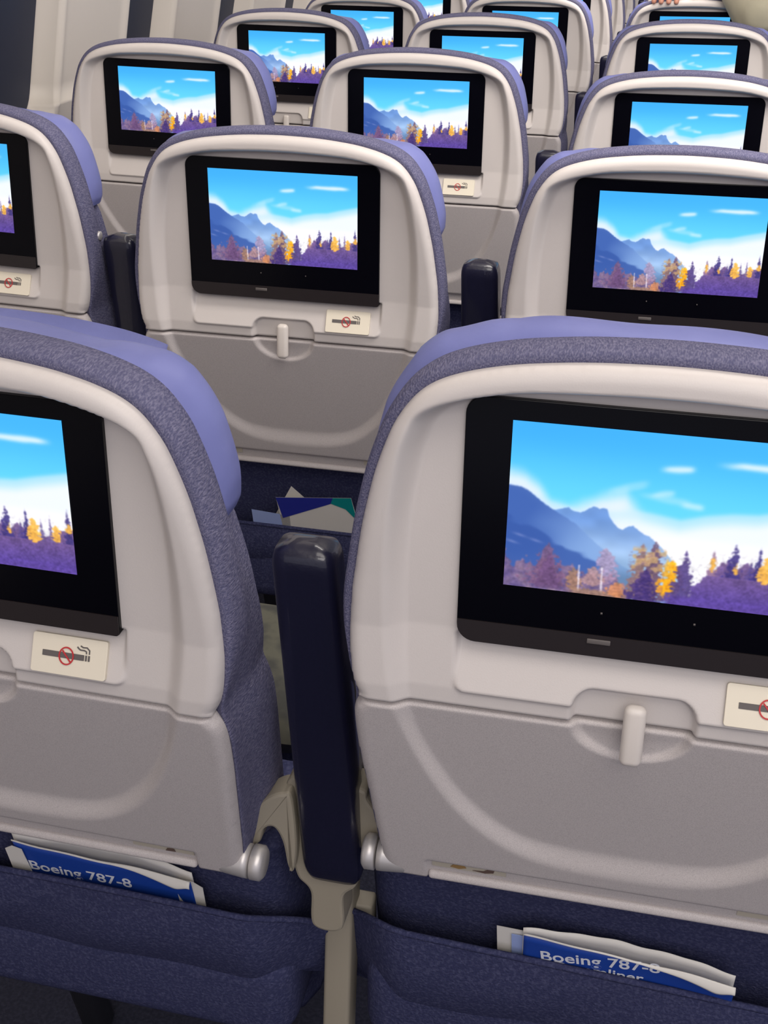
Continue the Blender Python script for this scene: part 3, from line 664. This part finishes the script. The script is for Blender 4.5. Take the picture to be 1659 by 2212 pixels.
flat_paper('B', 2, 'paper_leaflet', [(-.089, .44), (-.03, .44), (-.030, .493), (-.089, .4975)], .1065, M['pale'], 'pale blue folded leaflet at the left in the pocket of the middle seat', 'leaflet')
flat_paper('B', 2, 'air_sickness_bag', [(-.070, .46), (.020, .46), (.010, .510), (-.0245, .5455)], .1085, M['white'], 'white paper corner standing up behind the blue and teal card, middle seat pocket', 'bag')
flat_paper('B', 2, 'safety_card', [(-.040, .44), (.085, .44), (.0675, .5395), (-.048, .5255)], .1065, M['white'], 'white card with dark blue band and teal corner in the pocket of the middle seat', 'card',
    parts=(('blue_band', [(-.0405, .488), (.036, .5250), (.040, .5362), (-.048, .5255)], M['deepblue']), ('teal_corner', [(.036, .5255), (.058, .5180), (.0735, .500), (.0675, .5395), (.040, .5362)], M['teal'])))

# ------------------------------------------------------------------ cabin: floor, ceiling, wall with windows
def struct(o): o['kind'] = 'structure'; return o
struct(obj('floor', rbox('floor', (3.4, 13.0, .06), M['carpet'], 0, 1, (.35, 4.2, -.03))))
WZ = [(-.0, -1.31), (.3, -1.352), (.6, -1.343), (.9, -1.294), (1.2, -1.236), (1.5, -1.16), (1.72, -1.08)]
def wallx(z): return np.interp(z, [a for a, b in WZ], [b for a, b in WZ])
WIN = [(1.48 + .61 * k) for k in range(-4, 17)]; W_AFT, W_FWD, ZB, ZTOP = -.0, .272, .86, 1.33
def wall():
    ys = []; y = -2.2
    ys = np.unique(np.concatenate([np.arange(-2.2, 10.7, .05)] + [np.array([w_ + t for t in np.concatenate([np.linspace(-.045, .05, 13), np.linspace(.05, .222, 6), np.linspace(.222, .317, 13)])]) for w_ in WIN]))
    zs = np.unique(np.concatenate([np.arange(0, 1.73, .04), np.linspace(ZB - .05, ZB + .06, 16), np.linspace(ZTOP - .06, ZTOP + .05, 16)]))
    Y, Z = np.meshgrid(ys, zs); X = wallx(Z); wd = np.zeros(Y.shape); fr = np.zeros(Y.shape)
    for w_ in WIN:
        cy, hy = w_ + .136, .136; cz, hz = (ZB + ZTOP) / 2, (ZTOP - ZB) / 2; r = .07
        qx = np.abs(Y - cy) - (hy - r); qz = np.abs(Z - cz) - (hz - r); sd = np.hypot(np.maximum(qx, 0), np.maximum(qz, 0)) + np.minimum(np.maximum(qx, qz), 0) - r
        wd = np.maximum(wd, ss(-sd / .012)); fr = np.maximum(fr, np.exp(-((sd - .012) / .014) ** 2))
    X = X - wd * .055 + fr * .008
    i = np.arange(Y.size).reshape(Y.shape); F = np.stack([i[:-1, :-1].ravel(), i[:-1, 1:].ravel(), i[1:, 1:].ravel(), i[1:, :-1].ravel()], 1)
    keep = ~(np.stack([wd.ravel()[F[:, k]] for k in range(4)], 1).min(1) > .999)
    me = mesh_np('wall_left', np.stack([X.ravel(), Y.ravel(), Z.ravel()], 1), F, M['wall']); return me
struct(obj('wall_left', wall()))
for n_, w_ in enumerate(WIN[3:]):
    me = prism_outline(rrect(w_ + .022, w_ + .25, ZB + .022, ZTOP - .022, (.06,) * 4, 8), 0, .004, M['glass'], 'pane')
    # outline is (x->Y, z->Z); turn it into the wall plane and lean it with the wall
    sl = (wallx(ZTOP) - wallx(ZB)) / (ZTOP - ZB); me.transform(Matrix(((0, 1, sl, wallx(ZB) - sl * ZB - .050), (1, 0, 0, 0), (0, 0, 1, 0), (0, 0, 0, 1)))); me.flip_normals()
    struct(obj('window_%d' % (n_ + 1), me))
def bins():
    P = [(-1.06, 1.72), (-.98, 1.735), (-.70, 1.72), (-.55, 1.80), (-.50, 1.95), (-.52, 2.12), (-.60, 2.2), (-1.0, 2.25)]
    me = prism_outline(P, -2.2, 10.6, M['wall'], 'trim_1'); return me
struct(obj('trim_1', bins()))
struct(obj('ceiling', rbox('ceiling', (2.9, 13.0, .04), M['ceiling'], 0, 1, (.75, 4.2, 2.24))))

# ------------------------------------------------------------------ unidentified pale object seen through the gap, modelled as a stuffed cushion
def pillow_stand_in():
    V = []; n = 24
    for j in range(n + 1):
        for i in range(n + 1):
            u = i / n * 2 - 1; v = j / n * 2 - 1; h = (max(0, 1 - abs(u) ** 3) * max(0, 1 - abs(v) ** 3)) ** .5
            V.append((u * .155 * (1 - .06 * v * v), v * .12 * (1 - .06 * u * u), .05 * h + .05))
    o = len(V); V += [(x, y, .05 - (z - .05) * .98) for x, y, z in V]
    F = [(j * (n + 1) + i, j * (n + 1) + i + 1, (j + 1) * (n + 1) + i + 1, (j + 1) * (n + 1) + i) for j in range(n) for i in range(n)]
    F += [tuple(k + o for k in f[::-1]) for f in F]
    return mesh_np('pillow', V, F, M['pillowcloth'])
pw = obj('pillow', pillow_stand_in()); pw.location = (-.455, .42, .470); pw['label'] = 'pale khaki pillow on the nearest left seat, glimpsed in the gap beside the armrest'; pw['category'] = 'pillow'

# ------------------------------------------------------------------ person standing in the aisle beyond the fourth row, hand on a seat top
def skinned(name, verts, edges, radii, m, sub=2):
    me = bpy.data.meshes.new(name); me.from_pydata(verts, edges, []); o = bpy.data.objects.new(name, me); COL.objects.link(o)
    sk = o.modifiers.new('skin', 'SKIN'); sk.use_smooth_shade = True
    for i, r in enumerate(radii): me.skin_vertices[0].data[i].radius = (r, r) if not hasattr(r, '__len__') else r
    me.skin_vertices[0].data[0].use_root = True
    ssf = o.modifiers.new('sub', 'SUBSURF'); ssf.levels = sub; ssf.render_levels = sub
    dg = bpy.context.evaluated_depsgraph_get(); m2 = bpy.data.meshes.new_from_object(o.evaluated_get(dg)); m2.materials.clear(); m2.materials.append(m)
    m2.polygons.foreach_set('use_smooth', [True] * len(m2.polygons)); bpy.data.objects.remove(o); return m2
def fused(name, verts, edges, radii, m, vox=.009, smooth=6):
    """tapered limbs fused into one continuous surface"""
    import bmesh
    bm = bmesh.new(); rr = [r if hasattr(r, '__len__') else (r, r) for r in radii]
    for a, b in edges:
        A = Vector(verts[a]); B = Vector(verts[b]); n = max(2, int((B - A).length / .025))
        for k in range(n + 1):
            t = k / n; p = A.lerp(B, t); rx = rr[a][0] * (1 - t) + rr[b][0] * t; ry = rr[a][1] * (1 - t) + rr[b][1] * t
            bmesh.ops.create_icosphere(bm, subdivisions=2, radius=1, matrix=Matrix.Translation(p) @ Matrix.Diagonal((rx, ry, (rx + ry) / 2, 1)))
    me = bpy.data.meshes.new(name); bm.to_mesh(me); bm.free(); o = bpy.data.objects.new(name, me); COL.objects.link(o)
    rm = o.modifiers.new('r', 'REMESH'); rm.mode = 'VOXEL'; rm.voxel_size = vox; sm = o.modifiers.new('s', 'SMOOTH'); sm.factor = .6; sm.iterations = smooth
    dg = bpy.context.evaluated_depsgraph_get(); m2 = bpy.data.meshes.new_from_object(o.evaluated_get(dg)); m2.materials.clear(); m2.materials.append(m)
    m2.polygons.foreach_set('use_smooth', [True] * len(m2.polygons)); bpy.data.objects.remove(o); return m2
PX, PY = .54, 3.40
person = empty('person', Matrix.Translation((PX, PY, 0)), 'person in a khaki shirt standing in the aisle, one hand resting on a seat top', 'person')
L = lambda x, y, z: (x - PX, y - PY, z)
# body: one continuous surface (pelvis root, torso, neck, head, legs, arms)
bv = [L(.58, 3.42, .92), L(.57, 3.42, 1.10), L(.53, 3.41, 1.26), L(.49, 3.40, 1.38), L(.47, 3.385, 1.46), L(.45, 3.37, 1.53), L(.435, 3.36, 1.62),
      L(.60, 3.51, .86), L(.60, 3.52, .48), L(.62, 3.53, .09), L(.52, 3.54, .04), L(.60, 3.33, .86), L(.60, 3.32, .48), L(.62, 3.31, .09), L(.52, 3.30, .04),
      L(.44, 3.22, 1.36), L(.30, 3.10, 1.17), L(.158, 3.05, 1.050), L(.08, 3.12, 1.125), L(-.015, 3.20, 1.138),
      L(.52, 3.58, 1.37), L(.56, 3.66, 1.12), L(.52, 3.64, .90), L(.49, 3.62, .84)]
bv += [L(.418, 3.36, 1.555)]
be = [(6, 24), (4, 24), (0, 1), (1, 2), (2, 3), (3, 4), (4, 5), (5, 6), (0, 7), (7, 8), (8, 9), (9, 10), (0, 11), (11, 12), (12, 13), (13, 14), (3, 15), (15, 16), (16, 17), (17, 18), (18, 19), (3, 20), (20, 21), (21, 22), (22, 23)]
br = [(.10, .12), (.09, .12), (.10, .13), (.08, .115), .050, .070, .088, .075, .052, .036, .024, .075, .052, .036, .024, .048, .047, .040, .035, .026, .048, .042, .034, .026, .060]
obj('body', fused('body', bv, be, br, M['skin']), person)
# shirt: torso and both sleeves
sv = [L(.585, 3.42, .86), L(.57, 3.42, 1.08), bv[2], bv[3], bv[4], bv[15], bv[16], bv[17], bv[18], L(.03, 3.160, 1.133), bv[20], bv[21], bv[22]]
se = [(0, 1), (1, 2), (2, 3), (3, 4), (3, 5), (5, 6), (6, 7), (7, 8), (8, 9), (3, 10), (10, 11), (11, 12)]
obj('shirt', fused('shirt', sv, se, [(.135, .175), (.120, .160), (.120, .165), (.10, .145), .058, .076, .082, .080, .056, .040, .078, .064, .050], M['khakicloth']), person, 'khaki shirt sleeve')
tv = [bv[0], bv[7], bv[8], bv[9], bv[11], bv[12], bv[13]]
obj('trousers', fused('trousers', tv, [(0, 1), (1, 2), (2, 3), (0, 4), (4, 5), (5, 6)], [(.13, .165), .10, .075, .058, .10, .075, .058], M['trouser']), person)
hv = [L(.440, 3.36, 1.665), L(.465, 3.36, 1.640), L(.480, 3.36, 1.595)]
obj('hair', fused('hair', hv, [(0, 1), (1, 2)], [.078, .088, .066], M['hair'], .006), person)
head = L(.435, 3.36, 1.62)
obj('nose', skinned('nose', [(head[0] - .078, head[1], head[2] + .012), (head[0] - .092, head[1], head[2] - .012), (head[0] - .098, head[1], head[2] - .026)], [(0, 1), (1, 2)], [.008, .010, .013], M['skin']), person)
for sy in (-1, 1):
    obj('ear', rbox('ear', (.034, .014, .052), M['skin'], .006, 3, (head[0] + .008, head[1] + sy * .084, head[2] - .005)), person)
    obj('eye', rbox('eye', (.010, .024, .010), M['hair'], .004, 3, (head[0] - .080, head[1] + sy * .032, head[2] + .010)), person)
obj('mouth', rbox('mouth', (.010, .044, .008), M['red'], .003, 2, (head[0] - .078, head[1], head[2] - .048)), person)
for yy in (3.54, 3.30):
    obj('shoe', rbox('shoe', (.28, .10, .095), M['shoe'], .032, 4, L(.555, yy + (.01 if yy > 3.4 else 0), .048)), person)
def hand(wrist, palm, knuckles, tips, thumb):
    mes = [skinned('h', [wrist, palm] + knuckles, [(0, 1)] + [(1, 2 + k) for k in range(len(knuckles))], [.024, (.024, .017)] + [.0115] * len(knuckles), M['skin'], 2)]
    for k, (a, b_, c_) in zip(knuckles, tips): mes.append(skinned('f', [palm, k, a, b_, c_], [(0, 1), (1, 2), (2, 3), (3, 4)], [.009, .0098, .0090, .0084, .0072], M['skin'], 2))
    mes.append(skinned('t', list(thumb), [(0, 1), (1, 2), (2, 3)], [.012, .0115, .010, .008], M['skin'], 2))
    return join_meshes('hand', mes, M['skin'])
kn = [L(-.020 + .0 * k, 3.235 - .021 * k, 1.098) for k in range(0)]
kx = [-.052, -.073, -.094, -.114]; ln = [.85, 1.0, .95, .78]
kn = [L(x_, 3.190, 1.088) for x_ in kx]
tp = [(L(x_ - .008, 3.185 - .034 * l_, 1.088), L(x_ - .014, 3.180 - .054 * l_, 1.076), L(x_ - .016, 3.176 - .060 * l_, 1.050)) for x_, l_ in zip(kx, ln)]
obj('hand', hand(L(-.015, 3.20, 1.135), L(-.062, 3.215, 1.108), kn, tp, (L(-.035, 3.21, 1.115), L(-.022, 3.175, 1.098), L(-.022, 3.150, 1.088), L(-.026, 3.130, 1.078))), person, 'bare hand on the headrest')
lh = L(.49, 3.62, .84); k2 = [(lh[0] - .02, lh[1] + .03 - .02 * k, lh[2] - .07) for k in range(4)]
tp2 = [((a - .008, b, c - .035), (a + .0, b, c - .06), (a + .012, b, c - .078)) for a, b, c in k2]
obj('hand', hand(lh, (lh[0] - .01, lh[1], lh[2] - .04), k2, tp2, ((lh[0], lh[1] - .01, lh[2] - .02), (lh[0] - .01, lh[1] - .04, lh[2] - .045), (lh[0] - .012, lh[1] - .05, lh[2] - .07), (lh[0] - .01, lh[1] - .05, lh[2] - .09))), person)
